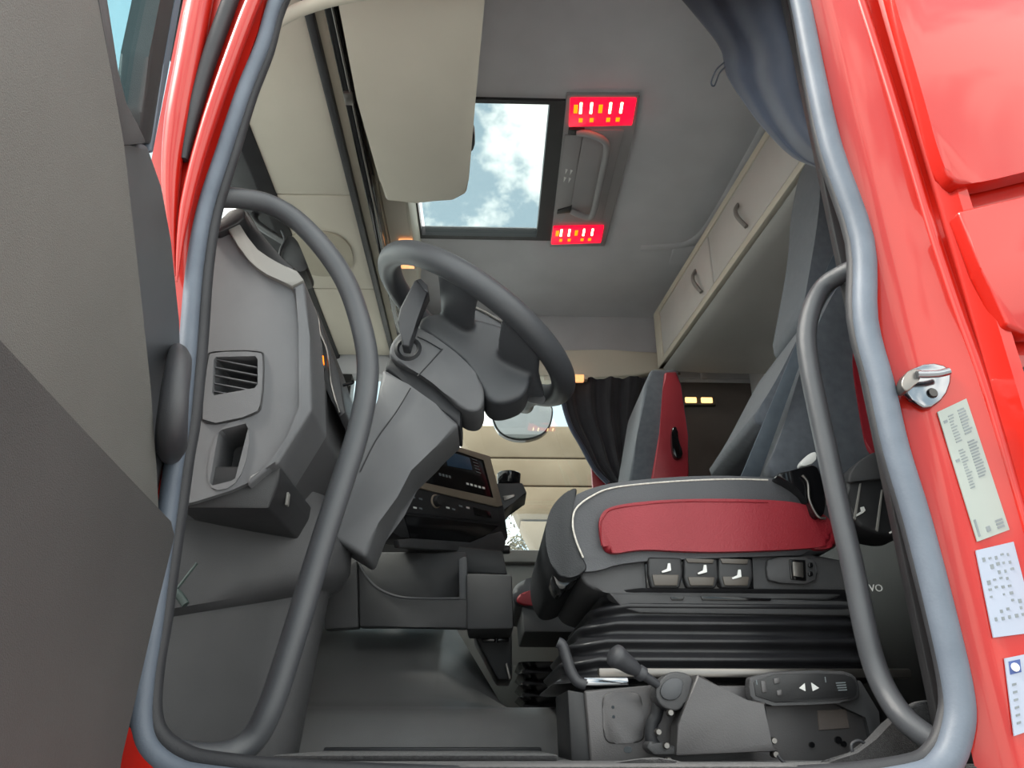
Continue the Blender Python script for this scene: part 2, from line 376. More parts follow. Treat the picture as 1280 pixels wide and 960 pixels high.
pslab('window_frame', [(240, -100), (218, 0), (204, 80), (190, 182), (176, 178), (176, 140), (186, 70), (200, 0), (216, -100)], DH - DN * .015, DN, .03, 'black_plastic', d1, .005)
pslab('window_edge', [(248, -100), (226, 0), (210, 90), (192, 192), (188, 190), (205, 80), (219, 0), (241, -100)], DH - DN * .014, DN, .03, 'seal_rubber', d1, .003)
pslab('window_glass', [(100, -250), (130, -20), (150, 110), (178, 172), (192, 60), (225, -100), (250, -250)], DH - DN * .03, DN, .005, 'glass_door', d1, 0)
hp = [on_plane(x, y, DH + DN * o_, DN) for x, y, o_ in [(222, 438, -.005), (224, 452, .02), (219, 490, .03), (215, 530, .03), (214, 556, .02), (213, 570, -.005)]]
tube('pull_handle', hp, [.010, .015, .016, .018, .019, .012], 'lever_dark', d1, n=12)
pslab('handle_bezel', chaikin([(218, 436), (234, 442), (236, 470), (228, 560), (212, 572), (203, 560), (206, 500)], 1), DH - DN * .004, DN, .02, 'black_plastic', d1, .004)

# ================================================================== GRAB HANDLES
gh = tube('grab_handle', [at(x, y, Y=Y) for x, y, Y in [(262, 247, 1.03), (300, 248, 1.05), (335, 255, 1.07), (370, 275, 1.08), (405, 311, 1.08), (432, 352, 1.08), (449, 398, 1.08), (459, 445, 1.08), (458, 488, 1.08), (447, 542, 1.08), (428, 602, 1.08), (408, 662, 1.08), (390, 720, 1.08), (372, 780, 1.08), (350, 850, 1.08), (336, 888, 1.08), (318, 922, 1.08), (293, 941, 1.07), (258, 947, 1.05), (205, 941, 1.03)]], .0172, 'handle_plastic', None, n=18)
tag(gh, 'long dark grey bowed grab handle in front of the dashboard end', 'grab handle', 'entry grab handles')
gh2 = tube('grab_handle', [at(x, y, Y=Y) for x, y, Y in [(1076, 332, 1.03), (1052, 343, 1.06), (1030, 358, 1.08), (1015, 385, 1.08), (1008, 420, 1.08), (1012, 460, 1.08), (1022, 510, 1.08), (1035, 570, 1.08), (1050, 640, 1.08), (1066, 710, 1.08), (1080, 780, 1.08), (1092, 828, 1.08), (1108, 866, 1.07), (1132, 900, 1.05), (1168, 928, 1.03)]], .0155, 'handle_plastic', None, n=18)
tag(gh2, 'grey grab handle curving past the driver seat beside the rear pillar', 'grab handle', 'entry grab handles')

# ================================================================== DASHBOARD
da = tag(empty('dashboard', (-.5, 1.5, .3)), 'grey dashboard end with air vent and open slot beside the door', 'dashboard')
PY = 1.10
VENT = [(270, 446), (319, 445), (322, 449), (322, 480), (318, 485), (268, 494), (265, 491), (267, 450)]
SLOT = [(277, 537), (308, 529), (311, 532), (294, 598), (289, 601), (265, 607), (262, 603), (273, 541)]
holed('end_panel', chaikin([(258, 292), (283, 285), (312, 326), (335, 344), (355, 353), (366, 358), (376, 410), (377, 507), (362, 545), (337, 582), (311, 606), (222, 634), (190, 634), (205, 500), (225, 400), (245, 300)], 1), [VENT, SLOT], PY, .10, 'dash_grey', da)
slab('top_cap', [(258, 289), (268, 281), (286, 263), (301, 258), (306, 263), (306, 271), (298, 279), (272, 291)], PY - .016, .10, 'black_plastic', da, .003, 3)
slab('trim_band', [(283, 284), (297, 276), (310, 297), (322, 312), (334, 323), (346, 330), (360, 333), (371, 338), (380, 350), (364, 358), (354, 352), (334, 343), (322, 335), (311, 325), (297, 306)], PY - .012, .12, 'dash_light', da, .003)
slab('edge_band', [(365, 359), (380, 351), (387, 420), (390, 512), (347, 580), (311, 594), (308, 608), (338, 583), (363, 546), (378, 508), (377, 410)], PY - .008, .12, 'dash_grey', da, .005, 3)
slab('side_rib', [(302, 262), (310, 264), (330, 300), (352, 325), (368, 333), (366, 338), (344, 331), (320, 312), (298, 277)], PY + .02, .25, 'black_plastic', da, .003)
vf = holed('vent_bezel', chaikin([(264, 440), (325, 439), (329, 448), (327, 500), (320, 518), (253, 532), (254, 500), (260, 448)], 1), [VENT], PY - .004, .02, 'dash_grey', da)
tube('vent_groove', [at(x, y, Y=PY - .001) for x, y in chaikin([(263, 439), (326, 438), (330, 448), (328, 501), (321, 519), (252, 533), (253, 500), (259, 448)], 1)], .0014, 'black_plastic', vf, n=6, sub=2, closed=True)
for k in range(5):
    y0 = 448 + 10 * k
    slab('slat', [(269 - .5 * k, y0), (321, y0 + 10), (321, y0 + 11.5), (269 - .5 * k, y0 + 1.5)] if k < 4 else [(266, y0), (296, y0 + 5), (296, y0 + 6.4), (266, y0 + 1.4)], PY + .002, .006, 'dash_grey', vf, .0003, 1)
so = holed('slot_bezel', chaikin([(268, 533), (317, 521), (302, 607), (254, 616)], 2), [SLOT], PY - .0025, .02, 'dash_grey', da)
# box below the end, seen from underneath
lower = prism('lower_box', [(-.50, 1.11, .305), (-.325, 1.11, .305), (-.315, 1.115, .345), (-.315, 1.11, .37), (-.50, 1.11, .37)], (0, .30, 0), 'black_plastic', da, .004)
lathe('courtesy_lamp', [(.001, 0), (.024, 0), (.028, .004), (.028, .02)], (-.43, 1.27, .300), (0, 0, 1), 'satin_metal', lower)
for yy in (1.16, 1.33): box('clip', (-.3155, yy, .325), (-.312, yy + .012, .345), 'dash_light', lower, .0008)
# long body of the dashboard across the cab
body = [at(x, y, Y=PY) for x, y in [(240, 345), (366, 372), (384, 430), (384, 505), (338, 575), (310, 590), (240, 600)]]
body = [(-.88, p.y, p.z) if i in (0, 6) else p for i, p in enumerate(body)]
prism('cross_body', [(p[0], PY + .08, p[2]) for p in body], (0, .55, 0), 'dark_plastic', da, .006)
box('far_body', (-.88, PY + .632, .30), (-.52, 2.90, .62), 'dark_plastic', da, .01)
# instrument cluster behind the wheel, seen edge on
ic = tag(empty('instrument_cluster', (-.33, 1.3, .62)), 'black instrument cluster edge with a small yellow lit telltale behind the grab handle', 'instrument cluster')
slab('cowl', [(389, 384), (396, 386), (410, 430), (424, 470), (432, 515), (424, 522), (414, 500), (398, 470), (391, 430)], 1.26, .30, 'black_plastic', ic, .004)
slab('gauge_glass', [(395, 420), (402, 424), (406, 460), (401, 468), (395, 450)], 1.252, .01, 'black_gloss', ic, .001)
slab('telltale', [(401, 445), (404, 444), (405, 455), (402, 456)], 1.248, .004, 'led_yellow', ic, .0005)
tube('bezel_wire', [at(x, y, Y=1.25) for x, y in [(392, 384), (398, 400), (400, 415), (409, 440), (414, 480), (424, 516)]], .0022, 'satin_metal', ic, n=6)
tube('cluster_hook', [at(x, y, Y=1.30) for x, y in [(418, 488), (428, 482), (440, 479), (441, 476)]], .003, 'black_gloss', ic, n=6)

# ================================================================== KICK PANEL AND ENGINE TUNNEL (setting)
def ksec(z, nose, out=0, tilt=0):
    pts = [(-.60, 1.12), (-.50, 1.16 - out), (-.42, 1.25 - out), (nose - .055, 1.345 - out), (nose - .022, 1.362 - out), (nose - .004, 1.385), (nose, 1.41), (nose - .006, 1.45), (nose - .05, 1.50), (-.60, 1.50)]
    return [(x, y, z + tilt * (x - nose)) for x, y in chaikin(pts, 1)]
kp = struct(loft('trim_1', [ksec(FL, -.312), ksec(.1, -.300), ksec(.20, -.290, 0, .30), ksec(.236, -.286, 0, .40), ksec(.252, -.262, .030, .40), ksec(.275, -.252, .036, .34), ksec(.31, -.252, .034, .2), ksec(.40, -.29, .02)], 'dark_plastic', smooth=50), 'dark plastic kick panel below the dashboard end')
tn = struct(empty('trim_2', (-.15, 1.75, FL)), 'dark rounded engine tunnel cover beside the pedals')
def tsec(x, k=1.0):
    P = [(1.60, FL), (1.612, .0), (1.63, .035), (1.66, .052), (1.70, .058), (1.74, .078), (1.82, .140), (1.90, .195), (1.98, .232), (2.06, .262), (2.16, .30), (2.45, .30), (2.45, FL)]
    return [(x, y, z if z < .056 else .056 + (z - .056) * k) for y, z in P]
loft('tunnel_cover', [tsec(-.62), tsec(-.42), tsec(-.30), tsec(-.20), tsec(-.115), tsec(-.105, .97), tsec(.045, .03), tsec(.06, .0), tsec(.18, .0)], 'tunnel_lit_plastic', tn, smooth=35)
mt = tag(box('floor_mat', (-.30, 1.20, FL), (.10, 1.58, FL + .008), 'carpet', bev=.004), 'black carpet floor mat in front of the engine tunnel', 'floor mat')
box('mat_border', (-.30, 1.565, FL + .004), (.10, 1.585, FL + .014), 'black_rubber', mt, .004)
mt2 = tag(slab('seat_mat', chaikin([(690, 1010), (735, 960), (790, 950), (835, 946), (875, 962), (960, 966), (1035, 960), (1085, 935), (1125, 893), (1160, 872), (1188, 880), (1200, 1010)], 1), 1.10, .03, 'carpet', None, .004), 'black carpet edge humped along the sill below the seat bracket', 'carpet')

# ================================================================== STEERING COLUMN AND WHEEL
sc_ = tag(empty('steering_column', (-.3, 1.46, .3)), 'grey plastic steering column shroud with a control lever under the wheel', 'steering column')
slab('lower_shroud', [(478, 459), (510, 480), (545, 505), (575, 531), (543, 560), (514, 588), (491, 618), (472, 655), (457, 698), (414, 672), (432, 635), (443, 600), (455, 560), (470, 505)], 1.36, .13, 'column_grey', sc_, .010, 4)
slab('shroud_gap', [(486, 446), (520, 463), (548, 483), (577, 511), (576, 536), (545, 507), (510, 482), (480, 462)], 1.372, .12, 'black_rubber', sc_, .008)
slab('upper_shroud', chaikin([(486, 448), (487, 430), (500, 414), (520, 405), (548, 424), (578, 447), (600, 472), (607, 495), (600, 515), (578, 513), (548, 484), (520, 464)], 1), 1.352, .11, 'column_grey', sc_, .014, 4)
tube('shroud_seam', [at(x, y, Y=1.3505) for x, y in [(553, 436), (536, 455), (522, 470)]], .0012, 'black_rubber', sc_, n=6)
tube('shroud_seam', [at(x, y, Y=1.3585) for x, y in [(513, 485), (495, 515), (470, 550), (450, 590)]], .0012, 'black_rubber', sc_, n=6)
tube('shroud_seam', [at(x, y, Y=1.3505) for x, y in [(522, 421), (535, 427), (552, 437)]], .0012, 'black_rubber', sc_, n=6)
lathe('lever_boot', [(.028, .012), (.027, .0), (.021, -.004), (.015, .002), (.006, .004)], at(510, 436, Y=1.352), (0, 1, 0), 'black_rubber', sc_)
lv = slab('control_lever', [(496, 402), (500, 384), (518, 350), (526, 347), (535, 356), (536, 366), (519, 398), (516, 416), (512, 433), (502, 432), (502, 412)], 1.30, .034, 'lever_dark', sc_, .004, 3)
slab('lever_tip', [(519, 350), (526, 348), (535, 357), (536, 366), (530, 363), (528, 357)], 1.298, .036, 'handle_plastic', lv, .002)

sw = tag(empty('steering_wheel', (-.05, 1.45, .7)), 'dark four-spoke steering wheel tilted on its column', 'steering wheel')
a_ = at(477, 333, Y=1.45); b_ = at(716, 492, Y=1.45)
RT = .025
C_ = (a_ + b_) / 2; e1 = (a_ - b_).normalized(); RR = (a_ - b_).length / 2 - RT
e2 = Vector((0, -1, -.11)).normalized(); nn = Vector((-e1.z, 0, e1.x));  nn = nn if nn.z > 0 else -nn
tube('rim', [C_ + RR * (math.cos(R(6 * k)) * e1 + math.sin(R(6 * k)) * e2) for k in range(60)], RT, 'wheel_grey', sw, n=18, sub=1, closed=True)
slab('hub', chaikin([(514, 404), (545, 386), (612, 402), (652, 416), (664, 450), (662, 492), (628, 506), (607, 501), (599, 471), (577, 447), (546, 424)], 1), 1.362, .10, 'wheel_grey', sw, .018, 4)
def project(p):
    q = CM.transposed() @ Vector(p); return (640 + FPX * q.x / -q.z, 480 - FPX * q.y / -q.z)
def spoke(name, rim_px, hub, widths, th):
    best = min(range(0, 180), key=lambda k: sum((u - v) ** 2 for u, v in zip(project(C_ + RR * (math.cos(R(k)) * e1 + math.sin(R(k)) * e2)), rim_px)))
    P0 = C_ + RR * (math.cos(R(best)) * e1 + math.sin(R(best)) * e2)
    tg = (-math.sin(R(best)) * e1 + math.cos(R(best)) * e2).normalized()
    H = at(hub[0], hub[1], Y=hub[2]); inner = H + (H - P0).normalized() * .035
    path = spline([P0, P0.lerp(H, .5) - nn * .004, H, inner], 6); rings = []
    for i, p in enumerate(path):
        d = (path[min(i + 1, len(path) - 1)] - path[max(i - 1, 0)]).normalized()
        Wd = (tg - d * tg.dot(d)).normalized(); T = d.cross(Wd)
        f = i / (len(path) - 1) * (len(widths) - 1); k = min(int(f), len(widths) - 2)
        w = widths[k] + (widths[k + 1] - widths[k]) * (f - k)
        rings.append([p + Wd * (w / 2) * math.copysign(abs(math.cos(a)) ** .6, math.cos(a)) + T * (th / 2) * math.copysign(abs(math.sin(a)) ** .8, math.sin(a)) for a in [2 * math.pi * q / 24 for q in range(24)]])
    return loft(name, rings, 'wheel_grey', sw, smooth=70)
spoke('spoke', (576, 336), (573, 412, 1.40), [.120, .086, .080, .100, .115], .030)
spoke('spoke', (655, 398), (648, 470, 1.41), [.078, .088, .088, .110, .125], .030)
far = lambda p: p + 2 * Vector((0, C_.y - p.y, 0))
near = [o for o in sw.children if o.name.startswith('spoke') or o.name.startswith('hub')]
bm = bmesh.new()                                  # hub and near spokes are one casting with soft fillets
for src in near:
    bm.from_mesh(src.data)
    if src.name.startswith('spoke'):
        me = src.data.copy()
        for v in me.vertices: v.co = far(v.co)
        me.flip_normals(); finish(me, 'spoke', 'wheel_grey', sw, 70)
    bpy.data.objects.remove(src)
cast = from_bm(bm, 'hub_and_spokes', 'wheel_grey', sw, 70)
rm = cast.modifiers.new('remesh', 'REMESH'); rm.mode = 'VOXEL'; rm.voxel_size = .004; rm.use_smooth_shade = True
smo = cast.modifiers.new('smooth', 'SMOOTH'); smo.factor = .5; smo.iterations = 12
slab('hub_cover', [(585, 380), (627, 402), (626, 426), (585, 408)], 1.50, .05, 'dash_grey', sw, .004)
tube('hub_cover_edge', [at(x, y, Y=1.497) for x, y in [(586, 381), (606, 390), (627, 402)]], .003, 'dash_light', sw, n=6)

# ================================================================== CENTRE CONSOLE
CN = Vector((.78, -.62, 0)).normalized(); CP = Vector((-.165, 1.85, 0))
cc = tag(empty('centre_console', (-.06, 2.0, .4)), 'taupe framed radio and climate console angled towards the driver', 'console')
pslab('housing', [(490, 575), (553, 551), (612, 570), (630, 632), (636, 672), (628, 684), (500, 672), (470, 650)], CP, CN, .10, 'black_plastic', cc, .006)
F1 = CP + CN * .006
pslab('radio_panel', [(540, 560), (556, 557), (606, 574), (618, 624), (532, 603)], CP + CN * .004, CN, .01, 'black_gloss', cc, .001)
pslab('radio_frame', [(520, 600), (538, 605), (618, 624), (605, 574), (553, 559), (553, 552), (613, 570), (629, 632), (622, 634), (540, 614), (520, 609)], F1, CN, .014, 'frame_taupe', cc, .003)
pslab('screen', [(557, 563), (587, 572), (591, 588), (560, 582)], F1, CN, .004, 'screen_dark', cc, .0008)
for k in range(4):
    pslab('radio_button', [(549 + 4 * k, 591 + k), (551.5 + 4 * k, 591.8 + k), (552 + 4 * k, 595 + k), (549.5 + 4 * k, 594.2 + k)], CP + CN * .0055, CN, .003, 'grey_print', cc, .0003, 1)
for k in range(5):
    pslab('radio_button', [(583 + 5 * k, 603 + 1.3 * k), (586 + 5 * k, 603.8 + 1.3 * k), (586.6 + 5 * k, 606.5 + 1.3 * k), (583.6 + 5 * k, 605.7 + 1.3 * k)], CP + CN * .0055, CN, .003, 'white_print', cc, .0003, 1)
for k in range(5):
    pslab('tuning_line', [(590 + 1.3 * k, 573 + 4 * k), (596 + 1.3 * k, 575 + 4 * k), (596.4 + 1.3 * k, 576 + 4 * k), (590.4 + 1.3 * k, 574 + 4 * k)], CP + CN * .0055, CN, .003, 'grey_print', cc, .0002, 1)
pslab('climate_panel', [(500, 607), (540, 615), (622, 635), (626, 654), (498, 640)], CP + CN * .004, CN, .01, 'black_plastic', cc, .002)
kn = lathe('climate_knob', [(.0005, .020), (.012, .020), (.014, .016), (.016, .0)], on_plane(543, 627, CP, CN), CN, 'black_plastic', cc)
lathe('knob_ring', [(.0155, .008), (.0175, .006), (.018, 0)], on_plane(543, 627, CP, CN), CN, 'frame_taupe', kn)
for k, (x, y) in enumerate([(508, 615), (515, 620), (509, 628), (517, 633), (524, 622), (524, 634), (558, 633), (565, 635), (574, 631), (583, 633)]):
    pslab('climate_button', [(x, y), (x + 4, y + 1), (x + 4.3, y + 3.2), (x + .3, y + 2.2)], CP + CN * .0055, CN, .003, 'grey_print' if k % 3 else 'white_print', cc, .0003, 1)
pslab('card_slot', [(592, 634), (613, 639), (615, 648), (594, 644)], CP + CN * .0058, CN, .004, 'black_gloss', cc, .0008)
pslab('storage_recess', [(505, 643), (624, 657), (610, 668), (590, 680), (514, 673)], CP + CN * .003, CN, .008, 'black_gloss', cc, .001)
pslab('recess_lip', [(498, 674), (514, 673), (588, 680), (612, 668), (628, 664), (633, 678), (628, 692), (500, 684)], CP + CN * .008, CN, .02, 'dark_plastic', cc, .004)
lathe('side_knob', [(.0005, .012), (.010, .012), (.012, .008), (.012, -.02)], at(632, 687, Y=2.12), (1, -.1, 0), 'black_plastic', cc)
ch = tag(empty('cup_holder', (.08, 2.2, .6)), 'black cup holder jutting from the side of the console', 'cup holder')
slab('holder_body', [(619, 604), (653, 603), (659, 617), (641, 626), (630, 641), (626, 632)], 2.15, .12, 'black_plastic', ch, .005)
lathe('cup_ring', [(.030, 0), (.034, .004), (.036, .035), (.032, .038), (.028, .034)], at(636, 607, Y=2.21), (0, 0, 1), 'black_gloss', ch)
slab('holder_clip', [(628, 620), (643, 617), (644, 621), (630, 626)], 2.145, .01, 'satin_metal', ch, .002)

lc = tag(empty('lower_console', (-.1, 1.85, .2)), 'dark storage tray with a scooped front below the radio console', 'storage tray')
slab('tray_front', [(449, 784), (447, 702), (452, 712), (460, 724), (474, 737), (492, 745), (515, 748), (584, 748), (584, 786), (520, 784)], 1.80, .03, 'dark_plastic', lc, .005, 3)
slab('tray_side', [(405, 787), (405, 722), (430, 706), (446, 700), (448, 784)], 1.795, .04, 'dark_plastic', lc, .004)
tube('tray_rim', [at(x, y, Y=1.80) for x, y in [(449, 705), (456, 718), (468, 732), (485, 742), (505, 747), (535, 748), (574, 748)]], .0028, 'dash_grey', lc, n=8)
slab('tray_back', [(425, 690), (583, 690), (584, 752), (425, 752)], 1.93, .03, 'dark_plastic', lc, .004)
slab('tray_divider', [(573, 699), (581, 695), (584, 697), (584, 752), (574, 750)], 1.815, .10, 'dash_grey', lc, .004)
slab('tray_box', [(583, 716), (640, 718), (642, 786), (583, 787)], 1.80, .18, 'dark_plastic', lc, .006)
slab('upper_ledge', [(440, 670), (500, 675), (628, 688), (634, 718), (583, 716), (583, 694), (440, 700)], 1.945, .12, 'black_plastic', lc, .004)
box('tray_floor', (-.34, 1.81, .262), (-.03, 1.95, .272), 'dark_plastic', lc, .002)
box('light_blocker', (-.52, 2.10, .30), (-.08, 2.12, .58), 'black_plastic', lc, .004)  # added panel, keeps windscreen light off the tunnel top
gs = tag(empty('gear_selector', (.03, 2.05, .1)), 'black selector housing with a small chrome lever beside the tunnel', 'gear selector')
slab('selector_housing', [(590, 790), (640, 788), (640, 850), (622, 850)], 2.0, .25, 'black_plastic', gs, .006)
slab('selector_plate', [(600, 796), (636, 794), (636, 802), (604, 803)], 1.995, .01, 'black_gloss', gs, .002)
tube('selector_lever', [at(x, y, Y=1.985) for x, y in [(620, 803), (621, 795), (623, 789)]], .005, 'chrome', gs, n=8)
slab('selector_handle', [(631, 830), (634, 828), (640, 848), (636, 850)], 1.98, .02, 'satin_metal', gs, .002)

# ================================================================== DRIVER SEAT
ds = tag(empty('driver_seat', (.35, 1.5, FL)), 'driver seat with red and grey leather cushion on a black bellows base', 'seat')
SY = 1.28
cu = slab('cushion', chaikin([(700, 712), (692, 690), (688, 668), (692, 642), (708, 624), (745, 607), (800, 599), (880, 594), (960, 596), (1010, 604), (1045, 636), (1062, 692), (900, 697), (780, 702), (742, 716)], 1), SY, .50, 'grey_leather', ds, .030, 5, sm=1, smooth=60)
slab('cushion_nose', chaikin([(698, 722), (686, 700), (681, 672), (685, 640), (702, 618), (724, 606), (716, 632), (715, 660), (721, 685), (738, 712), (716, 722)], 1), SY - .004, .508, 'black_leather', cu, .016, 4, sm=1, smooth=60)
slab('side_insert', chaikin([(748, 642), (770, 630), (850, 623), (960, 624), (1012, 630), (1036, 650), (1046, 682), (990, 687), (900, 690), (850, 689), (800, 686), (760, 694), (750, 675)], 2), SY - .012, .03, 'red_leather', cu, .011, 4, sm=1, smooth=60)
slab('side_insert', chaikin([(1000, 640), (1030, 640), (1044, 660), (1050, 684), (1010, 688), (1006, 665)], 2), SY - .009, .03, 'red_leather', cu, .010, 3, sm=1, smooth=60)
tube('insert_stitching', [at(x, y, Y=SY - .0125) for x, y in [(752, 682), (751, 660), (755, 646), (772, 635), (850, 627), (960, 628)]], .0011, 'red_leather', cu, n=6)
tube('piping', [at(x, y, Y=Y) for x, y, Y in [(729, 697, 1.272), (720, 675, 1.271), (716, 655, 1.271), (720, 636, 1.273), (740, 620, 1.276), (770, 609, 1.279), (840, 602, 1.280), (910, 599, 1.280), (960, 600, 1.280)]], .0016, 'stitching', cu, n=8)
bs = slab('base_cover', chaikin([(722, 718), (736, 700), (762, 692), (1075, 688), (1078, 752), (900, 747), (800, 746), (762, 742), (735, 735)], 1), SY + .012, .46, 'dark_plastic', ds, .008, 3)
slab('cover_skirt', [(760, 740), (800, 743), (1078, 752), (1080, 770), (800, 766), (778, 760)], SY + .008, .44, 'dark_plastic', ds, .004)
slab('skirt_notch', [(838, 746), (856, 746), (854, 750), (840, 750)], SY + .005, .01, 'black_gloss', bs, .001)
slab('skirt_notch', [(876, 745), (965, 748), (963, 751), (878, 750)], SY + .005, .01, 'black_gloss', bs, .001)
rb = slab('switch_recess', [(805, 691), (941, 693), (943, 738), (808, 737)], SY + .008, .02, 'black_gloss', bs, .003)
for k, (x, dy) in enumerate([(810, 0), (855, 5), (898, 4)]):
    w = 42
    b = slab('seat_switch', [(x, 696 + dy * .3), (x + w, 697 + dy * .3), (x + w + 2, 716 + dy), (x + w - 2, 735), (x + 4, 735), (x, 718 + dy)], SY - .004, .02, 'black_plastic', rb, .004, 3)
    slab('switch_lip', [(x + 5, 718 + dy * .6), (x + w - 3, 718 + dy * .6), (x + w - 5, 732), (x + 8, 732)], SY - .007, .01, 'button_brown', b, .002)
    if k != 0: slab('switch_lip', [(x + 2, 698), (x + w - 4, 699), (x + w - 6, 703 + k), (x + 5, 702 + k)], SY - .0065, .008, 'button_brown', b, .001)
    yy = 704 + (2 if k == 1 else (8 if k == 2 else 0)); xx = x + 20
    slab('pictogram', [(xx + 5, yy), (xx + 8, yy), (xx + 9, yy + 9), (xx + 2, yy + 11), (xx - 2, yy + 12), (xx - 3, yy + 10), (xx + 4, yy + 7)], SY - .0085, .003, 'white_print', b, .0002, 1)
sp = slab('lumbar_panel', chaikin([(960, 695), (1018, 697), (1021, 705), (1021, 731), (962, 728), (958, 715)], 1), SY + .002, .015, 'dark_plastic', bs, .003)
slab('rocker_bezel', [(987, 699), (1007, 700), (1008, 726), (989, 724)], SY - .002, .006, 'black_gloss', sp, .001)
slab('rocker', [(991, 702), (1004, 703), (1005, 722), (992, 720)], SY - .006, .006, 'satin_metal', sp, .001)
for y in (706, 717): slab('round_button', chaikin([(1011, y - 3), (1016, y - 3), (1017, y + 3), (1011, y + 3)], 1), SY - .003, .006, 'black_gloss', sp, .001)
label_text('maker_lettering', 'VOLVO', at(1064, 739, Y=SY - .002), (1, 0, 0), (0, 0, 1), .0115, 'white_print', bs)
# height-adjusting lever under the nose
slab('front_lever', chaikin([(689, 716), (696, 711), (722, 713), (724, 726), (712, 724), (706, 738), (696, 736)], 1), SY + .03, .10, 'black_gloss', ds, .006, 3)
rings = []
NF = 5
for i in range(8 * NF + 1):
    t = i / (8 * NF); z = .090 + .138 * t
    o_ = .013 * abs(math.cos(math.pi * t * NF)) ** 2.5
    x0 = .118 + .085 * t ** 1.4; x1 = .63
    hx = (x1 - x0) / 2 + o_; hy = .222 + o_
    rings.append([(x, y, z - .012 * math.exp(-((x - x0) / .05) ** 2) * (1 - t * .5) - .010 * (x - .1)) for x, y in rrect((x0 + x1) / 2, 1.52, hx, hy, .06, 8)])
loft('bellows', rings, 'bellows_rubber', ds, smooth=85)
box('pedestal', (.17, 1.33, FL), (.60, 1.74, .10), 'black_plastic', ds, .004)
# backrest
slab('lower_back', chaikin([(874, 604), (905, 560), (936, 500), (956, 464), (985, 455), (1000, 450), (1012, 604)], 1), 1.72, -.34, 'seat_fabric', ds, .03, 4, sm=1, smooth=60)
slab('upper_back', chaikin([(962, 452), (968, 420), (985, 330), (988, 270), (998, 222), (1004, 208), (1028, 210), (1030, 300), (1020, 440), (990, 455)], 1), 1.60, -.20, 'seat_fabric', ds, .03, 4, sm=1, smooth=60)
slab('side_bolster', chaikin([(950, 606), (978, 540), (1004, 450), (1040, 365), (1072, 330), (1100, 430), (1118, 606)], 1), 1.33, .10, 'seat_fabric', ds, .02, 4, sm=1, smooth=60)
slab('red_bolster', chaikin([(1064, 440), (1078, 420), (1096, 480), (1112, 562), (1086, 575), (1074, 510)], 1), 1.325, .06, 'red_leather', ds, .01, 3, sm=1)
# side controls and buckle
kb = slab('control_pod', chaikin([(1056, 612), (1062, 590), (1080, 572), (1110, 562), (1135, 600), (1142, 668), (1110, 672), (1066, 655)], 1), 1.235, .08, 'black_plastic', ds, .008, 3)
slab('pod_cover', chaikin([(1059, 605), (1064, 586), (1082, 569), (1108, 560), (1122, 590), (1100, 600), (1076, 600)], 1), 1.229, .05, 'dark_plastic', kb, .006, 3)
for pts in ([(1075, 604), (1077, 604), (1070, 650), (1067, 648)], [(1102, 612), (1104, 612), (1098, 664), (1095, 662)]):
    slab('pod_line', pts, 1.2325, .004, 'dash_light', kb, .0004, 1)
for x, y in ((1076, 634), (1119, 655)):
    slab('pictogram', [(x, y), (x + 4, y - 1), (x + 6, y + 4), (x + 3, y + 7), (x - 6, y + 12), (x - 7, y + 10), (x + 1, y + 5)], 1.2325, .003, 'white_print', kb, .0002, 1)
bk = slab('belt_buckle', chaikin([(965, 592), (1000, 586), (1020, 578), (1030, 600), (1034, 640), (1020, 650), (1010, 620), (990, 604)], 1), 1.25, .05, 'black_gloss', ds, .006, 3)
slab('buckle_plate', chaikin([(1000, 578), (1012, 566), (1022, 564), (1020, 578), (1003, 584)], 1), 1.262, .02, 'white_print', bk, .002)
tube('buckle_spring', [at(x, y, Y=1.245) for x, y in [(1003, 594), (1010, 604), (1012, 625), (1022, 645), (1032, 648)]], .0025, 'satin_metal', bk, n=8)
sb = tag(prism('seat_belt', [at(x, y, Y=Y) for x, y, Y in [(1066, 262, 1.20), (1050, 300, 1.21), (1028, 349, 1.23), (993, 435, 1.27), (925, 598, 1.36), (949, 598, 1.36), (1011, 424, 1.27), (1046, 345, 1.23), (1066, 300, 1.21), (1082, 262, 1.20)]], (0, .0035, 0), 'belt_webbing', None, .0008, 1), 'blue-grey seat belt webbing running down across the driver backrest', 'seat belt')

# ---- rails, bracket and levers below the seat
sr = tag(empty('seat_rail', (.4, 1.27, .06)), 'shiny metal slide rail between the seat bellows and bracket', 'seat rail')
box('rail', (.17, 1.258, .084), (.66, 1.276, .098), 'satin_metal', sr, .003)
box('rail_slide', (.145, 1.252, .070), (.215, 1.276, .084), 'chrome', sr, .003)
tube('slide_handle', [at(x, y, Y=1.235) for x, y in [(697, 803), (703, 807), (708, 822), (714, 840), (722, 852), (732, 856)]], .0085, 'lever_dark', sr, n=12)
br = tag(empty('seat_bracket', (.3, 1.24, FL)), 'folded steel seat bracket plate with holes standing on the carpet', 'bracket')
slab('front_flange', [(709, 862), (731, 866), (740, 952), (714, 952)], 1.225, .22, 'black_plastic', br, .003)
pl = slab('plate', [(730, 863), (818, 856), (1075, 858), (1098, 900), (1100, 956), (738, 956)], 1.22, .02, 'steel_plate', br, .004, 3)
slab('embossed_panel', chaikin([(752, 866), (776, 865), (802, 864), (804, 895), (808, 928), (780, 929), (755, 930), (754, 898)], 2), 1.217, .008, 'steel_plate', pl, .004, 3)
for x, y, rr in ((766, 884, .0022), (767, 896, .0022), (1015, 931, .004), (1048, 925, .005), (1055, 930, .004)):
    lathe('hole', [(.0003, -.001), (rr, -.001), (rr, .004)], at(x, y, Y=1.2165), (0, 1, 0), 'black_gloss', pl, n=12)
slab('slot', chaikin([(780, 933), (790, 933), (790, 941), (780, 941)], 1), 1.2185, .004, 'black_gloss', pl, 0)
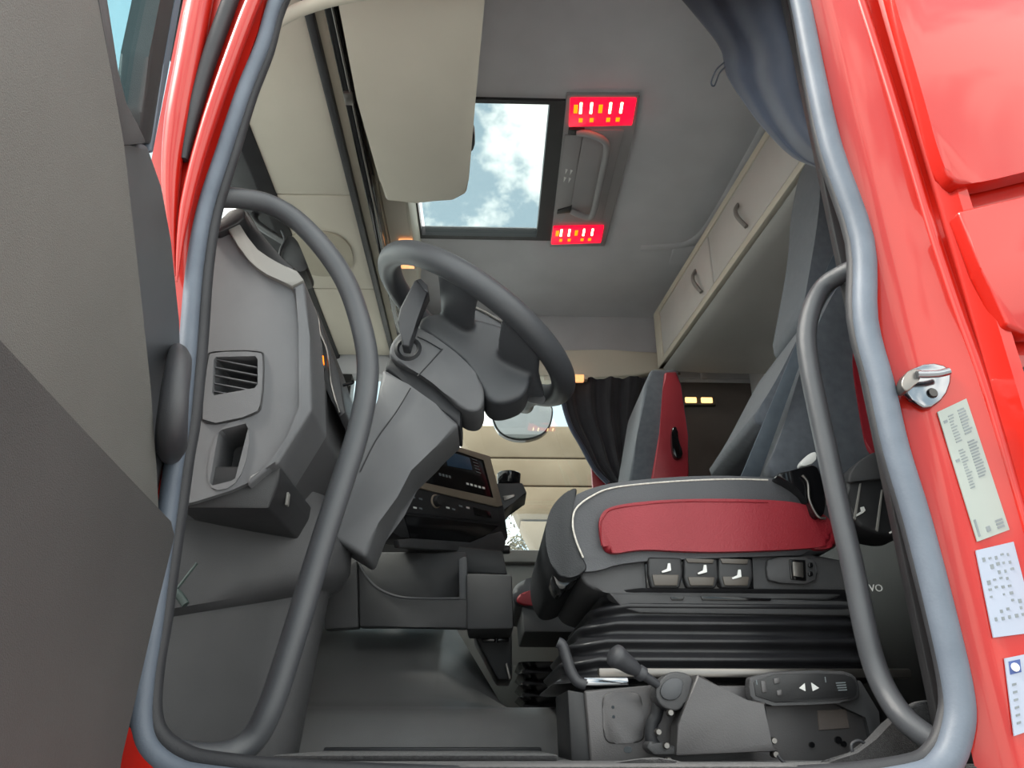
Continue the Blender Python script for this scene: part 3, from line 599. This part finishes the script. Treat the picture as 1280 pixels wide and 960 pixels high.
slab('dark_window', [(1022, 888), (1058, 886), (1062, 910), (1024, 913)], 1.2175, .006, 'rear_wall', pl, .001)
slab('bracket_flange', [(1000, 862), (1076, 850), (1100, 890), (1104, 940), (1092, 945), (1084, 895)], 1.21, .01, 'dark_plastic', br, .003)
hb = tag(empty('hand_brake', (.3, 1.17, .0)), 'black hand control with knobbed lever on a wedge-shaped steel bracket', 'control lever')
p0 = at(770, 820, Y=1.14); p1 = at(822, 856, Y=1.17); ax = (p1 - p0).normalized()
lathe('lever_knob', [(.0005, -.008), (.010, -.008), (.0155, -.004), (.0165, .001), (.0150, .007), (.0135, .013), (.0115, .030), (.0095, .036), (.0085, .040), (.0108, .042), (.0108, .050), (.007, .052), (.006, .078)], p0, ax, 'lever_dark', hb)
slab('valve_body', chaikin([(824, 850), (840, 838), (862, 842), (868, 852), (856, 882), (846, 890), (826, 884), (818, 868)], 1), 1.165, .045, 'dark_plastic', hb, .005, 3)
slab('valve_cover', chaikin([(830, 852), (842, 846), (856, 850), (850, 874), (832, 876), (824, 866)], 1), 1.161, .01, 'handle_plastic', hb, .002)
slab('wedge_bracket', [(872, 842), (934, 878), (957, 877), (962, 929), (974, 939), (845, 945), (847, 905), (852, 895)], 1.155, .045, 'steel_plate', hb, .003)
slab('bracket_lug', [(812, 925), (828, 932), (845, 932), (846, 944), (818, 944), (808, 935)], 1.165, .04, 'dark_plastic', hb, .004)
for x, y in ((823, 915), (833, 932), (836, 951), (967, 926), (969, 943), (838, 891)):
    lathe('bolt', [(.0004, -.004), (.0036, -.004), (.0046, -.002), (.0046, .01)], at(x, y, Y=1.16), (0, 1, 0), 'satin_metal', hb, n=10)
tube('hose', [at(x, y, Y=1.20) for x, y in [(823, 880), (820, 895), (815, 905), (814, 925), (824, 938)]], .009, 'black_rubber', hb, n=10)
rc = tag(slab('remote_control', chaikin([(936, 840), (1050, 837), (1070, 843), (1076, 860), (1074, 876), (1040, 880), (942, 883), (937, 865)], 1), 1.19, .022, 'dark_plastic', None, .006, 3), 'dark suspension remote control with small keys clipped on the seat bracket', 'remote control')
slab('face', chaikin([(941, 843), (1050, 841), (1068, 847), (1072, 860), (1070, 873), (1040, 876), (946, 879)], 1), 1.1885, .004, 'black_plastic', rc, .001)
for pts in ([(951, 851), (957, 851), (959, 865), (953, 866)], [(967, 848), (974, 847), (975, 854), (968, 855)], [(971, 863), (977, 862), (978, 869), (972, 870)]):
    slab('key', pts, 1.186, .005, 'steel_plate', rc, .001)
for pts in ([(999, 860), (1006, 854), (1007, 864)], [(1014, 853), (1024, 860), (1016, 864)]):
    slab('arrow', pts, 1.1878, .002, 'white_print', rc, 0)
for k in range(4): slab('marking', [(1045 + k, 853 + 3 * k), (1057 + k * .6, 852.4 + 3 * k), (1057 + k * .6, 854 + 3 * k), (1045 + k, 854.6 + 3 * k)], 1.1878, .002, 'grey_print', rc, 0)
slab('marking', [(1031, 846), (1032, 846), (1033, 853), (1032, 853)], 1.1878, .002, 'grey_print', rc, 0)
slab('marking', [(945, 850), (946, 850), (947, 856), (946, 856)], 1.1878, .002, 'grey_print', rc, 0)
tag(tube('cable', [at(x, y, Y=1.12) for x, y in [(972, 944), (985, 956), (1020, 962), (1060, 957), (1078, 945), (1082, 932), (1074, 926), (1065, 930), (1066, 940), (1074, 943)]], .0022, 'lever_dark', None, n=8), 'thin curled grey cable lying in front of the seat bracket', 'cable')

# ================================================================== PASSENGER SEAT
ps = tag(empty('passenger_seat', (.4, 2.5, FL)), 'passenger seat with red bolster beyond the driver seat', 'seat')
QY = 2.35
slab('cushion', chaikin([(640, 748), (642, 732), (658, 722), (700, 717), (900, 715), (900, 765), (648, 762)], 1), QY, .48, 'grey_leather', ps, .03, 4, sm=1, smooth=60)
slab('side_insert', chaikin([(646, 745), (660, 737), (720, 733), (890, 733), (890, 758), (660, 758), (646, 754)], 1), QY - .008, .02, 'red_leather', ps, .006, 3, sm=1)
slab('base_cover', [(652, 758), (900, 760), (900, 792), (655, 790)], QY + .01, .42, 'dark_plastic', ps, .006)
rings = []
for i in range(9):
    z = .075 + .125 * i / 8; o_ = .012 if i % 2 == 0 else -.006
    rings.append([(x, y, z) for x, y in rrect(.38, 2.57, .28 + o_, .21 + o_, .04, 4)])
loft('bellows', rings, 'black_gloss', ps, smooth=75)
box('pedestal', (.12, 2.40, FL), (.62, 2.75, .08), 'black_plastic', ps, .004)
slab('backrest', [(784, 612), (796, 545), (806, 480), (814, 461), (847, 461), (852, 482), (861, 545), (863, 612)], QY + .03, .36, 'seat_fabric', ps, .012, 3)
rbp = slab('red_bolster', [(812, 612), (825, 540), (829, 485), (831, 465), (846, 464), (851, 482), (860, 545), (862, 612)], QY + .018, .05, 'red_leather', ps, .007, 3)
hd = slab('recline_handle', chaikin([(839, 534), (847, 532), (848, 552), (855, 566), (850, 574), (841, 570)], 1), QY - .004, .03, 'black_gloss', ps, .004, 3, sm=1)

# ================================================================== OVERHEAD FITTINGS
oc = tag(empty('overhead_console', (-.55, 2.0, 1.5)), 'beige overhead console panels above the windscreen with two dark rails', 'overhead console')
RX = [at(x, 187, Z=1.485).x for x in (423, 432, 445, 457)]
for y0, y1 in ((1.09, 1.90), (1.906, 2.44), (2.446, 2.98)):
    box('panel', (-.70, y0, 1.50), (RX[0] - .003, y1, 1.53), 'beige', oc, .003)
box('mounting_frame', (-.69, 1.10, 1.53), (RX[3] - .002, 2.98, CEIL), 'beige_dark', oc, .003)
prism('sensor_cover', [at(x, y, Z=1.493) for x, y in chaikin([(350, 290), (434, 290), (447, 345), (372, 347)], 3)], (0, 0, .012), 'beige_dark', oc, .003)
box('rail', (RX[0], 1.09, 1.482), (RX[1], 2.98, 1.53), 'black_plastic', oc, .003)
box('rail_channel', (RX[1], 1.09, 1.50), (RX[2], 2.98, 1.53), 'beige_dark', oc, .002)
box('rail', (RX[2], 1.09, 1.478), (RX[3], 2.98, 1.53), 'black_gloss', oc, .003)
tube('rail_wire', [(RX[3] - .006, y, 1.474) for y in (1.09, 1.8, 2.4, 2.98)], .003, 'satin_metal', oc, n=8)
box('runner', (RX[2] + .002, 1.46, 1.468), (RX[3] - .002, 1.50, 1.480), 'satin_metal', oc, .003)
ovl = [at(x, y, Z=1.47) for x, y in [(422, 0), (446, 125), (474, 225), (482, 252), (520, 254), (566, 252), (583, 243), (586, 225), (594, 130), (606, 0), (612, -70), (406, -70)]]
ob = tag(prism('overhead_locker', ovl, (0, 0, .22), 'beige', None, .012, 4), 'large plain beige overhead locker hanging beside the roof hatch', 'locker')
prism('locker_latch', [at(x, y, Z=1.478) for x, y in chaikin([(586, 162), (593, 164), (594, 186), (584, 194)], 1)], (0, 0, .03), 'black_plastic', ob, .003)
box('recess_panel', (RX[3], 1.92, 1.56), (-.285, 2.98, 1.60), 'beige', oc, .004)
box('recess_cheek', (-.287, 1.92, 1.56), (-.275, 2.50, CEIL), 'beige_trim', oc, .003)
slab('bracket_strip', [(590, 305), (595, 305), (595, 346), (590, 346)], 2.62, .02, 'beige_trim', oc, .002)
ec = tag(empty('reading_lamp', (-.36, 2.45, 1.56)), 'small glowing amber lamp on the overhead console behind the wheel rim', 'lamp', 'amber reading lamps')
prism('housing', [at(x, y, Z=1.552) for x, y in [(496, 304), (517, 303), (521, 336), (504, 337)]], (0, 0, .01), 'beige_dark', ec, .002)
for y in (301, 325):
    prism('lens', [at(x, yy, Z=1.548) for x, yy in [(498, y), (515, y), (518, y + 11), (502, y + 11)]], (0, 0, .008), 'lamp_orange', ec, .001)

# lamp panel
lp = tag(empty('ceiling_lamp', (.27, 2.08, CEIL)), 'grey ceiling lamp panel with red lit lenses at both ends beside the hatch', 'ceiling lamp')
prism('lamp_base', [at(x, y, Z=CEIL - .012) for x, y in [(708, 119), (800, 119), (793, 165), (756, 308), (687, 309), (692, 270), (704, 165)]], (0, 0, .014), 'lamp_grey', lp, .003)
prism('lamp_plate', [at(x, y, Z=CEIL - .018) for x, y in [(706, 170), (728, 168), (712, 268), (692, 270)]], (0, 0, .01), 'lamp_grey', lp, .002)
prism('lamp_well', [at(x, y, Z=CEIL - .016) for x, y in [(730, 163), (780, 163), (752, 278), (700, 278), (712, 262)]], (0, 0, .006), 'lamp_grey', lp, .002)
tube('grip', [at(x, y, Z=z) for x, y, z in [(722, 166, CEIL - .02), (738, 168, CEIL - .035), (755, 176, CEIL - .045), (758, 190, CEIL - .045), (750, 230, CEIL - .045), (742, 265, CEIL - .045), (736, 272, CEIL - .04), (722, 268, CEIL - .03), (714, 264, CEIL - .02)]], .011, 'lamp_grey', lp, n=12)
for pts in ([(711, 162), (731, 162), (730, 170), (710, 169)], [(697, 263), (715, 258), (713, 266), (696, 268)]):
    prism('switch', [at(x, y, Z=CEIL - .022) for x, y in pts], (0, 0, .01), 'black_plastic', lp, .002)
for x, y in ((707, 211), (713, 212), (705, 221), (711, 222)):
    prism('lamp_symbol', [at(a, b, Z=CEIL - .0185) for a, b in [(x, y), (x + 3, y + 1), (x - .5, y + 7)]], (0, 0, .003), 'white_print', lp, 0)
for q in ([(713, 125), (796, 125), (790, 157), (711, 159)], [(692, 285), (755, 284), (751, 304), (689, 306)]):
    f = prism('red_lens', [at(x, y, Z=CEIL - .022) for x, y in q], (0, 0, .016), 'led_red', lp, .003)
    A, B, C2, D = [Vector((x, y, 0)) for x, y in q]
    bil = lambda u, v: (A.lerp(B, u)).lerp(D.lerp(C2, u), v)
    def led(u0, u1, v0, v1, m, nm):
        c = [bil(u0, v0), bil(u1, v0), bil(u1, v1), bil(u0, v1)]
        prism(nm, [at(p.x, p.y, Z=CEIL - .0245) for p in c], (0, 0, .005), m, f, .0004, 1)
    for u in (.15, .31, .60, .77): led(u, u + .035, .12, .52, 'led_white', 'light_bar')
    for u in (.06, .44): led(u, u + .06, .2, .5, 'led_yellow', 'light_dot')
    for u in (.15, .32, .58, .73): led(u, u + .06, .70, .84, 'led_yellow', 'light_dot')

# rear overhead lockers
def line(y): return .69 + (2.80 - y) * .109
rl = tag(empty('overhead_cabinet', (.8, 2.0, 1.3)), 'grey overhead cabinet with beige framed doors above the rear bunk', 'cabinet')
def rsec(y):
    x = line(y); return [(x, y, 1.615), (x, y, 1.375), (x + .012, y, 1.362), (x + .06, y, 1.355), (x + .15, y, 1.350), (x + .30, y, 1.348), (1.139, y, 1.348), (1.139, y, 1.615)]
loft('cabinet_body', [rsec(y) for y in (2.80, 2.4, 2.0, 1.6, 1.1)], 'cabinet_grey', rl, smooth=40)
def face(name, y0, y1, z0, z1, off, m, par, th=.01, bev=.003):
    P = [(line(y0) - off, y0, z0), (line(y1) - off, y1, z0), (line(y1) - off, y1, z1), (line(y0) - off, y0, z1)]
    return prism(name, P, (th, 0, 0), m, par, bev)
face('face_frame', 2.805, 1.1, 1.595, 1.622, .012, 'beige_trim', rl, .02)
face('face_frame', 2.805, 1.1, 1.366, 1.392, .012, 'beige_trim', rl, .02)
face('face_frame', 2.805, 2.74, 1.366, 1.622, .0125, 'beige_trim', rl, .02)
for y0, y1, yh in ((2.735, 2.205, 2.30), (2.195, 1.30, 1.92)):
    dr = face('cabinet_door', y0, y1, 1.396, 1.592, .010, 'cabinet_grey', rl, .02, .004)
    xh = line(yh) - .012
    tube('pull', [(xh, yh + .035, 1.535), (xh - .018, yh + .018, 1.50), (xh - .022, yh, 1.46), (xh - .004, yh - .012, 1.415)], .007, 'dash_light', dr, n=8)

bu = struct(box('trim_3', (.80, 1.08, FL), (1.13, 2.98, .52), 'black_plastic', bev=.01), 'dark box under the rear bunk')
bn = tag(box('bunk_mattress', (.76, 1.10, .522), (1.13, 2.96, .64), 'rear_wall', bev=.03, seg=4), 'dark rear bunk mattress behind the seats', 'mattress')
l2 = tag(empty('reading_lamp', at(873, 501, Y=2.98)), 'pair of bright amber lights on the dark wall beyond the passenger seat', 'lamp', 'amber reading lamps')
bx = at(873, 501, Y=2.98)
box('housing', (bx.x - .075, 2.975, bx.z - .020), (bx.x + .075, 3.003, bx.z + .020), 'button_brown', l2, .004)
for s_ in (-1, 1): box('lens', (bx.x + s_ * .034 - .024, 2.968, bx.z - .012), (bx.x + s_ * .034 + .024, 2.978, bx.z + .012), 'lamp_white', l2, .003)
l3 = tag(empty('reading_lamp', at(722, 472, Y=2.88)), 'small amber lamp under the header above the black curtain', 'lamp', 'amber reading lamps')
slab('lens', [(714, 468), (730, 468), (730, 476), (715, 476)], 2.855, .02, 'lamp_orange', l3, .002)
slab('housing', [(680, 470), (735, 469), (735, 474), (680, 475)], 2.862, .03, 'beige_trim', l3, .002)

# curtains
c1 = tag(wavy('curtain', [at(x, y, Y=Y) for x, y, Y in [(835, -20, 1.30), (868, 20, 1.28), (900, 62, 1.26), (908, 95, 1.25), (930, 130, 1.23), (955, 162, 1.21), (990, 196, 1.18), (1030, 212, 1.13)]],
         [at(x, y, Y=Y) for x, y, Y in [(1012, -20, 1.08), (1020, 30, 1.08), (1032, 80, 1.08), (1044, 125, 1.08), (1054, 165, 1.08), (1060, 190, 1.08), (1064, 205, 1.08), (1066, 214, 1.08)]],
         1.7, .011, (-.4, -.9, -.1), 'curtain_blue', None, nu=60, nv=40, bulge=.03, drift=.5), 'gathered dark blue curtain bunched at the top of the door opening', 'curtain')
tube('tie_loop', [at(x, y, Y=1.24) for x, y in [(905, 78), (895, 88), (889, 103), (893, 107), (899, 92), (906, 84)]], .002, 'curtain_blue', c1, n=6)
c2 = tag(wavy('curtain', [at(x, y, Y=2.90) for x, y in [(703, 474), (703, 500), (712, 530), (726, 555), (742, 585), (765, 606)]],
         [at(x, y, Y=2.90) for x, y in [(838, 470), (834, 495), (826, 520), (818, 545), (810, 575), (800, 606)]],
         5, .012, (0, -1, 0), 'curtain_black', None, nu=70, nv=24, th=.005), 'black pleated curtain drawn back beside the passenger window', 'curtain')
tube('curtain_hem', [at(x, y, Y=2.885) for x, y in [(703, 480), (704, 502), (713, 532), (727, 557), (743, 586), (760, 604)]], .010, 'curtain_blue', c2, n=8)
cr_ = tag(tube('curtain_rail', [at(x, y, Y=2.94) for x, y in [(690, 475), (740, 475), (800, 473), (850, 467)]], .006, 'satin_metal', None, n=8), 'slim curtain rail above the passenger window', 'curtain rail')
slab('window_post', [(739, 580), (748, 590), (775, 606), (775, 620), (742, 620)], 2.96, .03, 'red_leather', wf, .004)

# windscreen sensor and outer sun visor
sn = tag(empty('windscreen_sensor', at(360, 340, Y=2.0)), 'black sensor housing hanging at the top of the windscreen', 'sensor')
slab('housing', chaikin([(349, 318), (358, 292), (370, 296), (379, 318), (386, 334), (378, 340), (366, 340), (350, 344)], 1), 1.90, .10, 'black_plastic', sn, .006)
tube('sensor_stem', [at(360, 305, Y=1.95), (-.73, 1.97, 1.44), (-.745, 1.98, 1.49)], .012, 'black_plastic', sn, n=8)
tube('sensor_cable', [at(x, y, Y=1.895) for x, y in [(352, 288), (356, 300), (350, 315), (349, 345)]], .004, 'black_rubber', sn, n=8)
vs = tag(prism('sun_visor', [(-1.10, 2.28, 1.25), (-.80, 2.28, 1.60), (-.795, 2.28, 1.595), (-1.095, 2.28, 1.245)], (0, .8, 0), 'visor_smoke', None, 0), 'smoked outer sun visor above the windscreen', 'sun visor')

# exterior mirror past the passenger window
em = tag(empty('door_mirror', at(650, 520, Y=3.35)), 'rounded clear mirror outside the passenger window', 'mirror')
slab('mirror_shell', chaikin([(611, 500), (692, 498), (691, 528), (680, 545), (655, 552), (632, 548), (617, 535)], 2), 3.40, .03, 'black_gloss', em, .006, sm=1)
slab('mirror_glass', chaikin([(613, 500), (690, 499), (689, 528), (678, 543), (655, 549), (633, 546), (619, 533)], 2), 3.394, .01, 'mirror_glass', em, .002, sm=1)
tube('mirror_arm', [at(x, y, Y=3.44) for x, y in [(640, 505), (640, 485), (645, 470)]] + [Vector((.02, 3.2, 1.58)), Vector((.02, 3.075, 1.58))], .012, 'black_plastic', em, n=10)

# ================================================================== ON THE REAR PILLAR
st = tag(empty('door_striker', at(1160, 480, Y=.97)), 'shiny chrome door striker plate bolted to the red pillar', 'door striker')
slab('plate', chaikin([(1127, 476), (1136, 462), (1162, 452), (1186, 457), (1191, 472), (1182, 497), (1160, 512), (1144, 503), (1128, 486)], 1), .972, .010, 'chrome', st, .003, 3)
slab('block', chaikin([(1127, 474), (1138, 460), (1154, 461), (1152, 473), (1136, 490), (1128, 486)], 1), .955, .02, 'satin_metal', st, .004, 3)
tube('loop_bar', [at(x, y, Y=.952) for x, y in [(1146, 468), (1160, 468), (1174, 467), (1186, 464)]], .0055, 'chrome', st, n=10)
lathe('bolt_head', [(.0004, -.002), (.006, -.002), (.0075, 0), (.0075, .006)], at(1166, 491, Y=.970), (0, 1, 0), 'black_gloss', st, n=14)
def sticker(quad, m, label, Y=.976):
    o = slab('sticker', quad, Y, .002, m, None, 0); tag(o, label, 'sticker', 'stickers on the door pillar')
    A, B, C3, D = [Vector((x, y, 0)) for x, y in quad]
    def mark(u0, u1, v0, v1, mm='grey_print', nm='print_line'):
        c = [(A.lerp(B, u)).lerp(D.lerp(C3, u), v) for u, v in ((u0, v0), (u1, v0), (u1, v1), (u0, v1))]
        slab(nm, [(p.x, p.y) for p in c], Y - .0006, .0008, mm, o, 0)
    return o, mark
o, mk = sticker([(1172, 515), (1208, 498), (1262, 662), (1222, 677)], 'sticker_green', 'long pale green notice sticker below the chrome striker')
random.seed(3)
for k in range(24):
    v = .05 + k * .022
    if k in (9, 10): continue
    mk(.62, .86 + random.uniform(-.05, .05), v, v + .011)
for k in range(26):
    v = .06 + k * .022
    if k in (10, 11): continue
    mk(.28, .28 + random.uniform(.1, .2), v, v + .008)
for v in (.08, .38): mk(.1, .22, v, v + .02)
mk(.08, .14, .84, .97); mk(.36, .48, .92, .96)
for k in range(3): mk(.68, .9, .90 + k * .025, .915 + k * .025)
o, mk = sticker([(1220, 688), (1267, 677), (1296, 790), (1242, 797)], 'sticker_blue', 'white data sticker with small grey print above the blue emblem sticker')
for c in range(5):
    for k in range(9):
        v = .1 + k * .085 + random.uniform(-.01, .01)
        if random.random() < .75: mk(.12 + c * .16, .12 + c * .16 + random.uniform(.04, .09), v, v + random.uniform(.02, .05))
o, mk = sticker([(1256, 823), (1300, 814), (1310, 905), (1268, 920)], 'sticker_blue', 'white sticker with a round blue emblem at its corner')
mk(.10, .42, .05, .22, 'blue_print', 'emblem')
lathe('emblem_disc', [(.0004, -.001), (.005, -.001), (.005, .001)], at(1269, 834, Y=.975), (0, 1, 0), 'white_print', o, n=16)
for k in range(6): mk(.12, .24, .34 + k * .1, .37 + k * .1)

# cable end at the kick panel
cb = tag(tube('cable_end', [at(x, y, Y=1.13) for x, y in [(190, 735), (208, 735), (222, 742), (232, 756)]], [.004, .004, .006, .006], 'cable', None, n=8), 'grey-green cable end poking out beside the kick panel', 'cable')
tube('cable_branch', [at(x, y, Y=1.135) for x, y in [(195, 748), (215, 742), (235, 718), (246, 704)]], .0022, 'cable', cb, n=6)

# ================================================================== OUTSIDE: concrete wall and tree
cw = tag(empty('concrete_wall', (0, 9, -1.6)), 'high pale wall of long concrete slabs beyond the passenger window', 'wall')
WY = 9.0
zt = at(640, 531, Y=WY).z
rows = [zt, at(640, 572, Y=WY).z, at(640, 607, Y=WY).z, at(640, 650, Y=WY).z, at(640, 700, Y=WY).z, .4, -.6, -1.6]
lefts = [at(568, 543, Y=WY).x, at(590, 571, Y=WY).x, at(632, 607, Y=WY).x, at(650, 640, Y=WY).x, at(676, 690, Y=WY).x, .75, .9, 1.0]
for i in range(len(rows) - 1):
    z1, z0 = rows[i] - .008, rows[i + 1] + .008; l1, l0 = lefts[i], lefts[i + 1]
    cuts = [None, 1.6 + .35 * (i % 2), 4.6 + .3 * (i % 3), 8.0]
    for j in range(3):
        xa = (l1, l0) if j == 0 else (cuts[j] + .006, cuts[j] + .006)
        xb = cuts[j + 1] - .006
        prism('concrete_slab', [(xa[1], WY, z0), (xb, WY, z0), (xb, WY, z1), (xa[0], WY, z1)], (0, .5, 0), 'concrete', cw, .02)
tr = tag(empty('tree', (.15, 12, -1.6)), 'sparse dry tree showing past the end of the concrete wall', 'tree')
tp = at(645, 702, Y=12)
tube('trunk', [(tp.x, 12, -1.6), (tp.x + .03, 12, 0), (tp.x, 12, tp.z)], [.09, .06, .03], 'bark', tr, n=8)
bm = bmesh.new()
random.seed(11)
for k in range(1500):
    v = Vector((random.gauss(0, .30), random.gauss(0, .30), random.gauss(0, .20)))
    c = Vector((tp.x, 12, tp.z + .05)) + v
    d = Vector((random.uniform(-1, 1), random.uniform(-1, 1), random.uniform(-1, 1))).normalized(); s = d.orthogonal().normalized()
    L = random.uniform(.03, .06)
    bm.faces.new([bm.verts.new(c - d * L), bm.verts.new(c + s * L * .35), bm.verts.new(c + d * L), bm.verts.new(c - s * L * .35)])
fo = from_bm(bm, 'foliage', 'foliage', tr); fo['kind'] = 'stuff'
